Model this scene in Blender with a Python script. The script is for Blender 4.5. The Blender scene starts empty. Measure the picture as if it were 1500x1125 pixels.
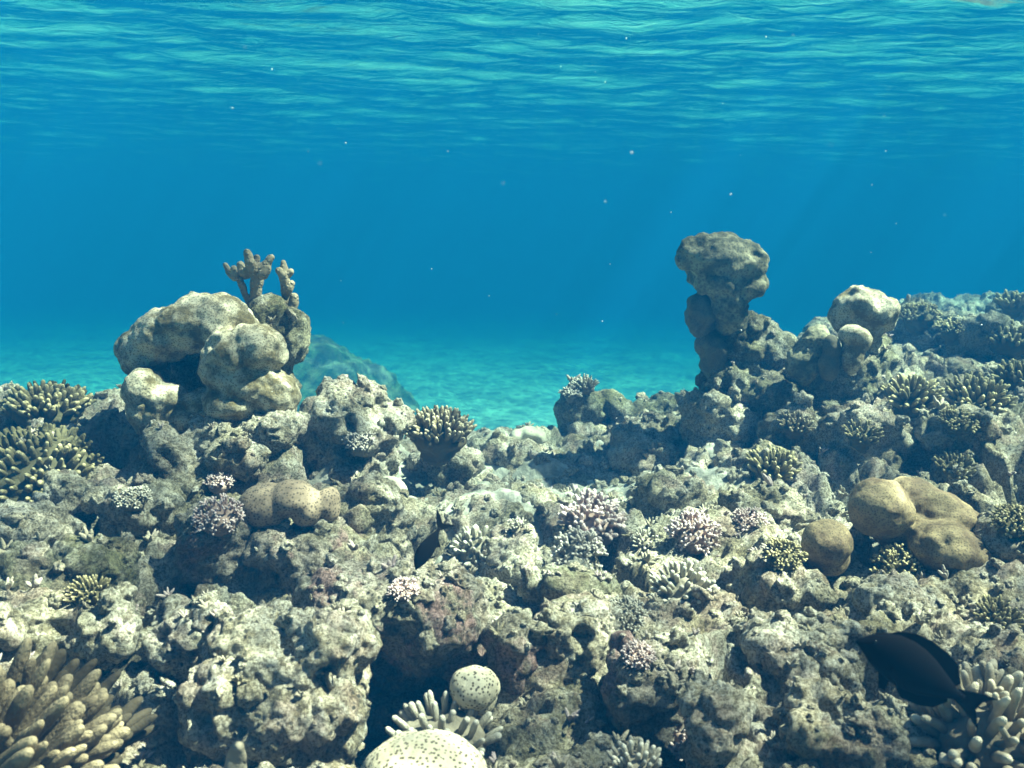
import bpy, bmesh, math, random
import numpy as np
from mathutils import Vector, Matrix, Quaternion
from mathutils.bvhtree import BVHTree
R = math.radians
sc = bpy.context.scene
C = sc.collection

# ------------------------------------------------------------------ camera
FPX = 1300.0                       # focal length in pixels of the 1500 px wide photograph
PITCH, ROLL = R(10.5), R(1.2)
CAMZ = 2.0
cd = bpy.data.cameras.new('camera')
cd.sensor_width = 36.0
cd.lens = 36.0 * FPX / 1500.0
cd.clip_start, cd.clip_end = 0.02, 400
cam = bpy.data.objects.new('camera', cd)
C.objects.link(cam)
cam.matrix_world = Matrix.Translation((0, 0, CAMZ)) @ Matrix.Rotation(math.pi/2 - PITCH, 4, 'X') @ Matrix.Rotation(ROLL, 4, 'Z')
sc.camera = cam
cd.dof.use_dof = True; cd.dof.focus_distance = 1.7; cd.dof.aperture_fstop = 9.0

# ------------------------------------------------------------------ light
SUN = Vector((0.52, 0.0, 0.82)).normalized()      # towards the sun
w = bpy.data.worlds.new('World'); sc.world = w; w.use_nodes = True
nt = w.node_tree; bg = nt.nodes['Background']
sky = nt.nodes.new('ShaderNodeTexSky'); sky.sky_type = 'NISHITA'; sky.sun_disc = False
sky.sun_elevation = math.asin(SUN.z); sky.sun_rotation = math.atan2(SUN.x, SUN.y)
nt.links.new(sky.outputs[0], bg.inputs[0]); bg.inputs[1].default_value = 0.05
sl = bpy.data.lights.new('sun', 'SUN'); sl.energy = 5.0; sl.angle = R(0.6); sl.color = (1.0, 0.885, 0.745)
so = bpy.data.objects.new('sun', sl); C.objects.link(so)
so.rotation_euler = SUN.to_track_quat('Z', 'Y').to_euler(); so.location = (3, 1, 8)
sc.view_settings.view_transform = 'Standard'; sc.view_settings.look = 'None'
sc.view_settings.exposure = 1.78; sc.view_settings.gamma = 1
cy = sc.cycles
cy.use_denoising = True
cy.max_bounces = 8; cy.diffuse_bounces = 1; cy.glossy_bounces = 3; cy.volume_bounces = 1
cy.transparent_max_bounces = 8; cy.transmission_bounces = 2
cy.caustics_reflective = False; cy.caustics_refractive = False
cy.sample_clamp_indirect = 4.0
SURF_Z = CAMZ + 0.88               # the water surface

# ------------------------------------------------------------------ numpy noise
_rs = np.random.RandomState(7)
_perm = _rs.permutation(256); _perm = np.concatenate([_perm, _perm, _perm])
_grad = _rs.normal(size=(256, 3)); _grad /= np.linalg.norm(_grad, axis=1)[:, None]
def perlin(p):
    i = np.floor(p).astype(np.int64); f = p - i; i &= 255
    u = f*f*f*(f*(f*6-15)+10)
    res = 0
    for dx in (0, 1):
        a = _perm[i[:, 0]+dx]
        wx = u[:, 0] if dx else 1-u[:, 0]
        for dy in (0, 1):
            b = _perm[a+((i[:, 1]+dy) & 255)]
            wy = u[:, 1] if dy else 1-u[:, 1]
            for dz in (0, 1):
                g = _grad[_perm[b+((i[:, 2]+dz) & 255)]]
                wz = u[:, 2] if dz else 1-u[:, 2]
                d = g[:, 0]*(f[:, 0]-dx)+g[:, 1]*(f[:, 1]-dy)+g[:, 2]*(f[:, 2]-dz)
                res = res + wx*wy*wz*d
    return res*1.5
def fbm(p, o=4, lac=2.03, g=.5):
    r = 0; a = 1
    for k in range(o):
        r = r + a*perlin(p+17.3*k); p = p*lac; a *= g
    return r
_cell = _rs.uniform(0, 1, size=(256, 4))
def worley(p):
    """distance to the nearest feature point and that point's random number"""
    i = np.floor(p).astype(np.int64); f = p-i
    best = np.full(len(p), 9.0); rid = np.zeros(len(p))
    for dx in (-1, 0, 1):
        for dy in (-1, 0, 1):
            for dz in (-1, 0, 1):
                h = _perm[_perm[_perm[(i[:, 0]+dx) & 255]+((i[:, 1]+dy) & 255)]+((i[:, 2]+dz) & 255)]
                c = _cell[h]
                d = (dx+c[:, 0]-f[:, 0])**2+(dy+c[:, 1]-f[:, 1])**2+(dz+c[:, 2]-f[:, 2])**2
                m = d < best
                best = np.where(m, d, best); rid = np.where(m, c[:, 3], rid)
    return np.sqrt(best), rid
def sstep(a, b, x):
    t = np.clip((x-a)/(b-a), 0, 1); return t*t*(3-2*t)

# ------------------------------------------------------------------ mesh helpers
def mesh_np(name, v, f, smooth=True):
    me = bpy.data.meshes.new(name)
    v = np.asarray(v, np.float32); f = np.asarray(f, np.int32); k = f.shape[1]
    me.vertices.add(len(v)); me.vertices.foreach_set('co', v.ravel())
    me.loops.add(f.size); me.loops.foreach_set('vertex_index', f.ravel())
    me.polygons.add(len(f))
    me.polygons.foreach_set('loop_start', np.arange(0, f.size, k, dtype=np.int32))
    me.update(calc_edges=True); me.validate()
    if smooth: me.polygons.foreach_set('use_smooth', np.ones(len(me.polygons), bool))
    return me
def get_np(me):
    v = np.empty(len(me.vertices)*3, np.float32); me.vertices.foreach_get('co', v)
    n = np.empty(len(me.vertices)*3, np.float32); me.vertices.foreach_get('normal', n)
    return v.reshape(-1, 3).astype(np.float64), n.reshape(-1, 3).astype(np.float64)
def set_np(me, v):
    me.vertices.foreach_set('co', np.asarray(v, np.float32).ravel()); me.update()
def ico(n):
    bm = bmesh.new(); bmesh.ops.create_icosphere(bm, subdivisions=n, radius=1)
    v = np.array([x.co[:] for x in bm.verts]); f = np.array([[y.index for y in x.verts] for x in bm.faces]); bm.free()
    return v, f
ICO = {n: ico(n) for n in (1, 2, 3, 4)}
def euler(a):
    from mathutils import Euler
    return np.array(Euler(a).to_matrix())
def remesh(v, f, voxel, smooth=6):
    me = mesh_np('tmp', v, f); ob = bpy.data.objects.new('tmp', me); C.objects.link(ob)
    m = ob.modifiers.new('r', 'REMESH'); m.mode = 'VOXEL'; m.voxel_size = voxel; m.use_smooth_shade = True
    if smooth:
        s = ob.modifiers.new('s', 'SMOOTH'); s.iterations = smooth; s.factor = .5
    dg = bpy.context.evaluated_depsgraph_get()
    out = bpy.data.meshes.new_from_object(ob.evaluated_get(dg))
    bpy.data.objects.remove(ob); bpy.data.meshes.remove(me)
    out.polygons.foreach_set('use_smooth', np.ones(len(out.polygons), bool))
    return out
def blob(ells, voxel, smooth=6):
    """ells: (centre, radii, euler) ellipsoids fused into one skin"""
    V, F, o = [], [], 0; iv, jf = ICO[4]
    for c, r, e in ells:
        v = (iv*np.array(r)) @ euler(e).T + np.array(c); V.append(v); F.append(jf+o); o += len(v)
    return remesh(np.concatenate(V), np.concatenate(F), voxel, smooth)
def displace(me, fn):
    v, n = get_np(me); set_np(me, v+n*fn(v)[:, None])
def rebase(me):
    """put the mesh's own origin at the middle of its foot; returns that point"""
    v, _ = get_np(me); lo, hi = v.min(0), v.max(0)
    b = np.array([(lo[0]+hi[0])/2, (lo[1]+hi[1])/2, lo[2]]); set_np(me, v-b)
    return Vector(b)
def tag(o, label=None, cat=None, group=None, kind=None):
    if label: o['label'] = label
    if cat: o['category'] = cat
    if group: o['group'] = group
    if kind: o['kind'] = kind
    return o
def link(name, me, mat, parent=None, loc=None):
    me.name = name
    if mat and not me.materials: me.materials.append(mat)
    o = bpy.data.objects.new(name, me); C.objects.link(o)
    if loc is not None: o.location = loc
    if parent: o.parent = parent
    return o

# photograph pixel (1500 x 1125) + distance ahead -> a point in the place
CM = cam.matrix_world.to_3x3(); CO = Vector((0, 0, CAMZ))
def ray(px, py): return (CM @ Vector(((px-750)/FPX, (562.5-py)/FPX, -1))).normalized()
def P(px, py, Y):
    d = ray(px, py); return CO + d*(Y/d.y)
def S(n, Y): return n*Y/FPX*1.02

# ------------------------------------------------------------------ materials
class M:
    def __init__(s, name):
        s.m = bpy.data.materials.new(name); s.m.use_nodes = True; s.t = s.m.node_tree
        s.b = s.t.nodes['Principled BSDF']; s.out = s.t.nodes['Material Output']
        s.b.inputs['Roughness'].default_value = .8; s.b.inputs['Specular IOR Level'].default_value = .25
    def n(s, kind, **kw):
        nd = s.t.nodes.new('ShaderNode'+kind)
        for k, v in kw.items():
            if k in nd.inputs.keys(): nd.inputs[k].default_value = v
            else: setattr(nd, k, v)
        return nd
    def l(s, a, b): s.t.links.new(a, b)
    def noise(s, co, scale, detail=4, rough=.55, dist=0):
        x = s.n('TexNoise', Scale=scale, Detail=detail, Roughness=rough, Distortion=dist); s.l(co, x.inputs['Vector']); return x.outputs[0]
    def vor(s, co, scale, out='Distance', feature='F1', rnd=1.0):
        x = s.n('TexVoronoi', feature=feature, Scale=scale, Randomness=rnd); s.l(co, x.inputs['Vector']); return x.outputs[out]
    def ramp(s, fac, stops):
        x = s.n('ValToRGB'); e = x.color_ramp.elements
        while len(e) < len(stops): e.new(.5)
        for k, (p, c) in enumerate(stops):
            e[k].position = p; e[k].color = (c, c, c, 1) if isinstance(c, (int, float)) else (*c, 1)
        s.l(fac, x.inputs[0]); return x.outputs[0]
    def mix(s, fac, a, b, mode='MIX'):
        x = s.n('Mix', data_type='RGBA', blend_type=mode)
        for k, v in ((0, fac), (6, a), (7, b)):
            if isinstance(v, (int, float)): x.inputs[k].default_value = v
            elif isinstance(v, tuple): x.inputs[k].default_value = (*v, 1)
            else: s.l(v, x.inputs[k])
        return x.outputs[2]
    def math(s, op, a, b=0.0):
        x = s.n('Math', operation=op)
        for k, v in ((0, a), (1, b)):
            if isinstance(v, (int, float)): x.inputs[k].default_value = v
            else: s.l(v, x.inputs[k])
        return x.outputs[0]
    def bump(s, h, strength, dist, prev=None):
        x = s.n('Bump', Strength=strength, Distance=dist); s.l(h, x.inputs['Height'])
        if prev is not None: s.l(prev, x.inputs['Normal'])
        return x.outputs[0]
    def fin(s, col, nrm=None):
        if isinstance(col, tuple): s.b.inputs['Base Color'].default_value = (*col, 1)
        else: s.l(col, s.b.inputs['Base Color'])
        if nrm is not None: s.l(nrm, s.b.inputs['Normal'])
        return s.m
def rock_mat(name, dark, mid, light, olive, pink, pale=.5, spots=.7):
    m = M(name); co = m.n('NewGeometry').outputs['Position']
    a = m.noise(co, 9, 9, .68)
    col = m.ramp(a, [(.34, dark), (.47, mid), (.59, light)])
    col = m.mix(m.math('MULTIPLY', m.ramp(m.noise(co, 5, 5, .6, .6), [(.47, 0.), (.60, 1.)]), olive), col, (.24, .225, .11))
    col = m.mix(m.math('MULTIPLY', m.ramp(m.noise(co, 3.2, 4, .6), [(.5, 0.), (.62, 1.)]), .45), col, (.70, .67, .56))
    col = m.mix(m.math('MULTIPLY', m.ramp(m.noise(co, 13, 5, .65), [(.51, 0.), (.60, 1.)]), pink), col, (.50, .31, .28))
    col = m.mix(m.math('MULTIPLY', m.ramp(m.noise(co, 21, 7, .75), [(.50, 0.), (.61, 1.)]), pale), col, (.84, .79, .68))
    col = m.mix(m.ramp(m.noise(co, 70, 5, .75), [(.38, 1.), (.52, 0.)]), col, (.45, .42, .34), 'MULTIPLY')
    col = m.mix(m.ramp(m.noise(co, 240, 4, .8), [(.42, 1.), (.54, 0.)]), col, (.36, .34, .30), 'MULTIPLY')
    vd = m.vor(co, 105); msk = m.ramp(m.noise(co, 11, 3), [(.46, 0.), (.56, spots)])
    dot = m.math('MULTIPLY', m.ramp(vd, [(.16, 1.), (.34, 0.)]), msk)
    col = m.mix(dot, col, (.05, .05, .04))
    h1 = m.noise(co, 55, 8, .7); h2 = m.noise(co, 190, 6, .75)
    n = m.bump(h1, .9, .018); n = m.bump(h2, .9, .007, n)
    n = m.bump(m.ramp(dot, [(0., 1.), (1., 0.)]), .7, .003, n)
    m.b.inputs['Roughness'].default_value = .9
    return m.fin(col, n)
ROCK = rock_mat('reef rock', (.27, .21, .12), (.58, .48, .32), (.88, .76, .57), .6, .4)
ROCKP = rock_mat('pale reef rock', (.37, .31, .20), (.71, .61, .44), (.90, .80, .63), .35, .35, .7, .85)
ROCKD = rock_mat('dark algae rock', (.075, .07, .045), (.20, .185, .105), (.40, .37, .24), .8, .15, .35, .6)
ROCKB = rock_mat('brown crusted rock', (.16, .12, .09), (.36, .30, .23), (.62, .52, .42), .45, .85, .35, .8)

GREEN = rock_mat('green turf rock', (.06, .11, .035), (.11, .19, .06), (.18, .28, .10), .8, .05, .1, .3)
def finger_mat(name, base, low, tip, tip0=.72, bmp=.55):
    m = M(name); tc = m.n('TexCoord'); co = tc.outputs['Object']
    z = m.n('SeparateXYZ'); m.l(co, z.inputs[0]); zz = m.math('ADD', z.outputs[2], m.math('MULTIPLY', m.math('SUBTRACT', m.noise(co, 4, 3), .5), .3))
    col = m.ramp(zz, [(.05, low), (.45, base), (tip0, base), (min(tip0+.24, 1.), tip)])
    oi = m.n('ObjectInfo'); hv = m.n('HueSaturation'); m.l(col, hv.inputs['Color'])
    m.l(m.math('ADD', m.math('MULTIPLY', oi.outputs['Random'], .5), .75), hv.inputs['Value'])
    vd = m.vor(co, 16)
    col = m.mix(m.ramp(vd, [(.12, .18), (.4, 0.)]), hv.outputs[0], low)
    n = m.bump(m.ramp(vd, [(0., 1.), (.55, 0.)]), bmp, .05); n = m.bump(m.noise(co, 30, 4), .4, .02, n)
    m.b.inputs['Subsurface Weight'].default_value = .0
    return m.fin(col, n)
TAN = finger_mat('tan finger coral', (.28, .22, .125), (.11, .085, .045), (.66, .56, .38))
OLV = finger_mat('olive finger coral', (.26, .215, .105), (.10, .085, .04), (.68, .57, .31))
CRM = finger_mat('cream finger coral', (.56, .50, .38), (.26, .22, .155), (.78, .71, .58))
PNK = finger_mat('pink bushy coral', (.68, .45, .40), (.36, .25, .20), (.88, .70, .64), .6)
GRY = finger_mat('grey bushy coral', (.50, .44, .36), (.24, .21, .165), (.70, .62, .53), .6)
PAL = finger_mat('pale brown finger coral', (.38, .31, .21), (.15, .12, .08), (.72, .62, .45), .7, .2)
THK = finger_mat('thick brown finger coral', (.16, .12, .07), (.06, .045, .025), (.34, .265, .16), .8, .2)

def pit_mat(name, base, dark, light, scale, pit=(.14, .34), amount=.8, rnd=.75, bumpd=.003, coarse=.005):
    m = M(name); co = m.n('TexCoord').outputs['Object']
    col = m.mix(m.ramp(m.noise(co, 19, 7, .68), [(.42, 0.), (.58, 1.)]), base, light)
    vd = m.vor(co, scale, rnd=rnd)
    d = m.ramp(vd, [(pit[0], 1.), (pit[1], 0.)])
    col = m.mix(m.math('MULTIPLY', d, amount), col, dark)
    n = m.bump(d, -.9, bumpd); n = m.bump(m.noise(co, 45, 7, .7), .6, coarse, n)
    return m.fin(col, n)
BRAIN = pit_mat('brown pitted brain coral', (.24, .175, .115), (.05, .035, .02), (.36, .27, .18), 200, (.24, .46))
BRAINR = pit_mat('tan smooth brain coral', (.15, .10, .055), (.06, .04, .022), (.33, .245, .13), 260, (.2, .5), .7, .8, .002, .006)
SPOT = pit_mat('white dark-spotted coral', (.58, .51, .37), (.05, .035, .02), (.44, .38, .26), 205, (.23, .40), .95, 1.)
SPOTP = pit_mat('pale pin-spotted coral', (.56, .52, .38), (.14, .11, .07), (.46, .42, .31), 120, (.12, .26), .85)
LOBE = pit_mat('olive tan lobed coral', (.15, .115, .052), (.07, .055, .03), (.56, .49, .35), 230, (.22, .5), .7, 1., .003, .014)
LOBED = pit_mat('dark lobed coral', (.10, .085, .055), (.04, .035, .025), (.15, .13, .085), 210, (.2, .5), .5, .9, .0015)
CAPM = pit_mat('mushroom head coral', (.085, .08, .045), (.03, .03, .02), (.30, .27, .17), 130, (.2, .5), .6, 1., .004, .016)

# ------------------------------------------------------------------ water surface
def axis(lo, hi, near, n, focus=0):
    t = np.linspace(-1, 1, n); k = 3.2
    s = np.sinh(k*t)/math.sinh(k)
    return np.where(s < 0, focus+s*(focus-lo), focus+s*(hi-focus))
def grid(xs, ys):
    X, Y = np.meshgrid(xs, ys); nx, ny = len(xs), len(ys)
    i = np.arange(nx*ny).reshape(ny, nx)
    f = np.stack([i[:-1, :-1], i[:-1, 1:], i[1:, 1:], i[1:, :-1]], -1).reshape(-1, 4)
    return X.ravel(), Y.ravel(), f
X, Y, f = grid(axis(-60, 60, 0, 520, 0), axis(-60, 90, 0, 620, 3.2))
q = np.stack([X, Y, 0*X], 1)
wz = np.zeros(len(X))
for amp, sx, sy, sd in ((.026, .55, .95, 1), (.015, 1.1, 2.1, 2), (.013, 2.4, 4.8, 3), (.0052, 5, 10.5, 4)):
    nn = perlin(q*[sx, sy, 1]+[0, 0, sd*7.7]); wz += amp*(1-2*np.abs(nn))*(1 if sd > 1 else .8)
wz *= np.exp(-np.maximum(np.hypot(X, Y-3)-25, 0)/25)
me = mesh_np('water_surface', np.stack([X, Y, SURF_Z-.03+wz], 1), f)
m = M('water surface from below'); co = m.n('NewGeometry').outputs['Position']
mp = m.n('Mapping'); mp.inputs['Scale'].default_value = (.55, 1, 1); m.l(co, mp.inputs[0])
nb = m.bump(m.noise(mp.outputs[0], 9, 4, .5, .8), .22, .05)
fr = m.n('Fresnel', IOR=1.33); m.l(nb, fr.inputs['Normal'])
gl = m.n('BsdfGlossy', Roughness=.03); gl.inputs['Color'].default_value = (.92, .98, 1, 1); m.l(nb, gl.inputs['Normal'])
# caustic net painted into the transmission colour, standing in for ripples focusing the sun
warp = m.n('TexNoise', Scale=2.2, Detail=3); m.l(co, warp.inputs['Vector'])
va = m.n('VectorMath', operation='MULTIPLY_ADD'); m.l(warp.outputs['Color'], va.inputs[0]); va.inputs[1].default_value = (.55, .55, 0); m.l(co, va.inputs[2])
flat = m.n('VectorMath', operation='MULTIPLY'); m.l(va.outputs[0], flat.inputs[0]); flat.inputs[1].default_value = (1, 1, 0)
e1 = m.vor(flat.outputs[0], 4.2, feature='DISTANCE_TO_EDGE'); e2 = m.vor(flat.outputs[0], 9.5, feature='DISTANCE_TO_EDGE')
c1 = m.ramp(e1, [(0., .95), (.05, .62), (.15, .30), (.3, .18)]); c2 = m.ramp(e2, [(0., 1.), (.05, .6), (.14, .28), (.35, .2)])
net = m.math('ADD', m.math('MULTIPLY', c1, 1.35), m.math('MULTIPLY', c2, .75))
net = m.math('MULTIPLY', net, m.math('ADD', m.math('MULTIPLY', m.noise(co, 1.6, 3, .6), 2.6), -.05))
tr = m.n('BsdfTransparent'); m.l(net, tr.inputs['Color'])
mx = m.n('MixShader'); m.l(fr.outputs[0], mx.inputs[0]); m.l(tr.outputs[0], mx.inputs[1]); m.l(gl.outputs[0], mx.inputs[2])
m.l(mx.outputs[0], m.out.inputs['Surface'])
tag(link('water_surface', me, m.m), kind='structure')

# ------------------------------------------------------------------ sand
X, Y, f = grid(axis(-70, 70, 0, 260, 0), axis(-20, 95, 0, 300, 9))
q = np.stack([X, Y, 0*X], 1)
Z = .10*fbm(q*.35, 3)+.03*fbm(q*[.9, 2.0, 1]+5, 3)-.06*np.maximum(Y-8, 0)-.75*sstep(3, 6, Y)
me = mesh_np('seabed', np.stack([X, Y, Z], 1), f)
m = M('pale sand'); co = m.n('NewGeometry').outputs['Position']
mp = m.n('Mapping'); mp.inputs['Scale'].default_value = (.35, 1, 1); m.l(co, mp.inputs[0])
col = m.ramp(m.noise(mp.outputs[0], .9, 6, .6), [(.34, (.66, .64, .53)), (.48, (.75, .73, .62)), (.6, (.78, .76, .65))])
n = m.bump(m.noise(mp.outputs[0], 6, 4), .25, .05)
tag(link('seabed', me, m.fin(col, n)), kind='structure')

# ------------------------------------------------------------------ reef bed
CTRL = [(0,1125,.85),(300,1125,.85),(480,1125,.86),(750,1125,.88),(1000,1125,.88),(1200,1125,.86),(1500,1125,.84),
 (0,900,1.15),(300,930,1.14),(600,1010,1.16),(690,1060,1.04),(800,920,1.2),(1100,900,1.2),(1300,930,1.12),(1500,900,1.15),
 (0,750,1.46),(150,780,1.42),(300,750,1.5),(480,800,1.42),(600,770,1.62),(800,770,1.62),(950,760,1.62),(1100,750,1.6),(1300,770,1.5),(1500,760,1.5),
 (0,650,1.75),(200,640,1.75),(330,630,1.75),(450,650,1.75),(600,690,1.95),(750,680,2.2),(850,690,2.15),(950,680,2.15),(1050,650,2.15),(1250,650,1.95),(1500,640,1.9),
 (620,650,2.4),(750,652,2.6),(860,650,2.6),(950,630,2.6),(1050,590,2.5),(1150,580,2.4),(1250,570,2.5),(1400,560,2.5),(1500,550,2.6),
 (1350,515,3.3),(1500,490,3.8),(1500,465,5.0),(1420,500,3.8),
 (-100,620,2.0),(0,605,2.05),(150,590,2.0),(400,600,2.0),(500,615,2.05),(1700,560,2.2),(1750,700,1.6),(-300,700,1.6)]
cw = np.array([P(*c)[:] for c in CTRL])
for x in (-.9, -.3, .3, .9):
    cw = np.vstack([cw, [x, .35, CAMZ-.60]])
def bed_base(x, y):
    d2 = (x[:, None]-cw[None, :, 0])**2+(y[:, None]-cw[None, :, 1])**2
    wt = 1/(d2+.006)**2
    return (wt*cw[None, :, 2]).sum(1)/wt.sum(1)
def edge(x):
    return np.interp(x, [-4, -1.2, -.6, -.25, .35, .55, .9, 1.4, 2.0, 2.8, 5], [1.9, 2.15, 2.2, 2.55, 2.75, 2.75, 3.1, 4.0, 5.2, 6.0, 6.5])
def lumps(p):
    """coral rock: fused cobbles, crevices, knobs and pits, in metres"""
    wp = p+.05*np.stack([perlin(p*9), perlin(p*9+31), perlin(p*9+57)], 1)+.016*np.stack([perlin(p*31), perlin(p*31+31), perlin(p*31+57)], 1)
    a, ra = worley(wp/.17); b, rb = worley(wp/.065+9)
    d = .085*(np.sqrt(np.clip(1-a*a, 0, 1))-.62)*(.4+1.1*ra)
    d += .024*(np.sqrt(np.clip(1-b*b, 0, 1))-.6)*(.3+1.3*rb)
    d += .040*fbm(p/.20, 3)
    d -= .105*sstep(.17, .0, np.abs(perlin(wp/.19+77)))
    d *= 1-.8*np.exp(-((p[:, 0]-.08)/.42)**4-((p[:, 1]-2.1)/.45)**4)
    d += fine(p)
    return d
def fine(p):
    c, rc = worley(p/.021+3)
    pw = p+.012*np.stack([perlin(p*40), perlin(p*40+31), perlin(p*40+57)], 1)
    d = .016*(.35-np.abs(perlin(pw/.05)))+.010*perlin(pw/.024)+.0065*perlin(p/.012)+.003*perlin(p/.007)
    d += .007*(np.sqrt(np.clip(1-c*c, 0, 1))-.6)*rc
    h, rh = worley(pw/.055+21)
    d -= .030*sstep(.42, .10, h)*(rh > .5)
    return d
nx, ny = 1050, 620
xs = np.sinh(np.linspace(-1, 1, nx)*1.15)/math.sinh(1.15)*4.2
ys = .30*(7.0/.30)**np.linspace(0, 1, ny)
X, Y, f = grid(xs, ys)
Z = np.concatenate([bed_base(X[k:k+60000], Y[k:k+60000]) for k in range(0, len(X), 60000)])
jit = .12*fbm(np.stack([X*2.2, Y*2.2, 0*X], 1), 3)
Z -= 2.6*sstep(0, .75, Y+jit-edge(X))
Z -= .035*sstep(2.6, 1.9, Y)
Z -= .30*np.exp(-((X+.135)/.085)**2-((Y-1.07)/.10)**2)      # the cave under the brown ledge
Z += .05*fbm(np.stack([X/.33, Y/.33, 0*X+4], 1), 2)
# the bed bulges along its own normal, so it gets hollows and small overhangs
me = mesh_np('reef_bed', np.stack([X, Y, Z], 1), f)
displace(me, lumps)
v, _ = get_np(me)
BED_V, BED_F = v, f
bed = tag(link('reef_bed', me, ROCK), kind='structure')

X, Y, f = grid(np.linspace(-.62, .80, 230), np.linspace(1.45, 2.75, 210))
q = np.stack([X, Y, 0*X], 1)
Z = bed_base(X, Y)-.024+.05*fbm(np.stack([X/.33, Y/.33, 0*X+4], 1), 2)+.034*fbm(q/.16, 3)+.014*(.3-np.abs(perlin(q/.07)))+.010*fbm(q/.035, 3)
rim = np.maximum(np.abs((X-.09)/.71), np.abs((Y-2.1)/.65)); Z -= .16*sstep(.5, 1.0, rim)
m = M('silty coral sand'); co = m.n('NewGeometry').outputs['Position']
SILT = m.fin(m.ramp(m.noise(co, 22, 7, .7), [(.36, (.17, .16, .12)), (.48, (.33, .315, .25)), (.62, (.52, .49, .40))]), m.bump(m.noise(co, 60, 7, .7), .8, .010))
SAND_V, SAND_F = np.stack([X, Y, Z], 1), f
tag(link('sand_pocket', mesh_np('sand_pocket', SAND_V, SAND_F), SILT), kind='structure')
# ------------------------------------------------------------------ what things may stand on
class Ground:
    def __init__(s): s.t = [BVHTree.FromPolygons(BED_V.tolist(), BED_F.tolist())]; s.t.append(BVHTree.FromPolygons(SAND_V.tolist(), SAND_F.tolist())); s.rocks = list(s.t)
    def add(s, o, rocky=False):
        v, _ = get_np(o.data); mw = np.array(o.matrix_world if o.parent else Matrix.Translation(o.location))
        v = v @ mw[:3, :3].T+mw[:3, 3]
        s.t.append(BVHTree.FromPolygons(v.tolist(), [p.vertices[:] for p in o.data.polygons]))
        if rocky: s.rocks.append(s.t[-1])
    def hit(s, o, d, rocky=False):
        best = None
        for t in (s.rocks if rocky else s.t):
            l, n, i, dist = t.ray_cast(o, d)
            if l is not None and (best is None or dist < best[2]): best = (l, n, dist)
        return best
    def at(s, px, py):
        h = s.hit(CO, ray(px, py)); return h[0] if h else P(px, py, 2.2)
G = Ground()

# ------------------------------------------------------------------ rocks
rnd = random.Random(5)
def rock_blob(c, r, seed, n=6, ang=.0):
    g = random.Random(seed); e = [((0, 0, 0), (r[0]*.72, r[1]*.72, r[2]*.72), (0, 0, 0))]
    for k in range(n):
        a = k*6.283/n+g.uniform(-.4, .4); el = g.uniform(-.5, .9)
        q = g.uniform(.34, .52)
        e.append(((math.cos(a)*math.cos(el)*r[0]*.62, math.sin(a)*math.cos(el)*r[1]*.62, math.sin(el)*r[2]*.62),
                  (r[0]*q, r[1]*q, r[2]*q*g.uniform(.8, 1.15)), (g.uniform(-.6, .6), g.uniform(-.6, .6), g.uniform(0, 3))))
    return [(tuple(Vector(x)+Vector(c)), rr, ee) for x, rr, ee in e]
def rough(me, size, amt=1.0):
    displace(me, lambda p: amt*(.16*size*fbm(p/(size*.9), 2)))
    def mid(p):
        wp = p+.04*np.stack([perlin(p*11), perlin(p*11+31), perlin(p*11+57)], 1)+.014*np.stack([perlin(p*33), perlin(p*33+31), perlin(p*33+57)], 1)
        b, rb = worley(wp/.085+9)
        return amt*(.030*(np.sqrt(np.clip(1-b*b, 0, 1))-.6)*(.3+1.1*rb)+.035*(.33-np.abs(perlin(p/.10))))
    displace(me, mid)
    displace(me, lambda p: amt*fine(p))
def rock(label, box, Y, mat=None, depth=1.0, seed=None, amt=.72, n=6, name='reef_rock', cat='rock', group='rocks of the reef', voxel=None, ells=None, skirt=True):
    x0, y0, x1, y1 = box
    seed = seed if seed is not None else rnd.randrange(9999)
    c = P((x0+x1)/2, (y0+y1)/2, Y); rx, rz = S((x1-x0)/2, Y)*1.04, S((y1-y0)/2, Y)*1.02
    ry = depth*(rx*rz)**.5
    vx = voxel or max(.0030, .0030*Y)
    if ells is None: e = rock_blob(c, (rx, ry, rz), seed, n)+([((c.x, c.y, c.z-rz*.7), (rx*.8, ry*.8, rz*.9), (0, 0, 0))] if skirt else [])
    else: e = [((P(a, b, Y+dy)), (S(w_, Y), S(d_, Y), S(h_, Y)), er) for a, b, dy, w_, d_, h_, er in ells]
    me = blob(e, vx, 5)
    rough(me, (rx*rz)**.5, amt)
    loc = rebase(me)
    o = tag(link(name, me, mat or ROCK, None, loc), label, cat, group)
    G.add(o, True); return o

rock('pale pitted rocky shelf below the arched lobed coral', (190,590,460,725), 1.72, ROCKP, 1.1)
rock('pale knobbly rock pile left of the tan table of finger coral', (436,562,585,700), 1.78, ROCKP, .9, n=8)
rock('round pitted knob capping the pale knobbly rock pile', (470,556,514,592), 1.80, ROCKP, 1, amt=.4)
rock('grey boulder with pale top behind the small dark fish', (476,690,600,800), 1.52, ROCKP, 1)
rock('dark grey flat rock beneath the tan table of finger coral', (608,645,702,725), 2.0, ROCK, 1.0)
rock('speckled grey rock between the left finger corals and the pink crust', (142,700,262,790), 1.48, ROCK, 1)
rock('yellowish lumpy rock at the left edge below the finger coral', (-30,735,95,820), 1.36, ROCKP, 1)
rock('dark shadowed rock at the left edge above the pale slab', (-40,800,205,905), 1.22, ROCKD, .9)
rock('pale sunlit slab above the thick finger coral', (-30,865,205,965), 1.10, ROCKP, 1)
rock('angular grey block beside the pale slab', (218,872,345,985), 1.10, ROCKP, .9, amt=.7)
rock('big rough grey-white boulder left of the dark cave', (285,885,560,1100), 1.0, ROCKP, .9, n=8)
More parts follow.
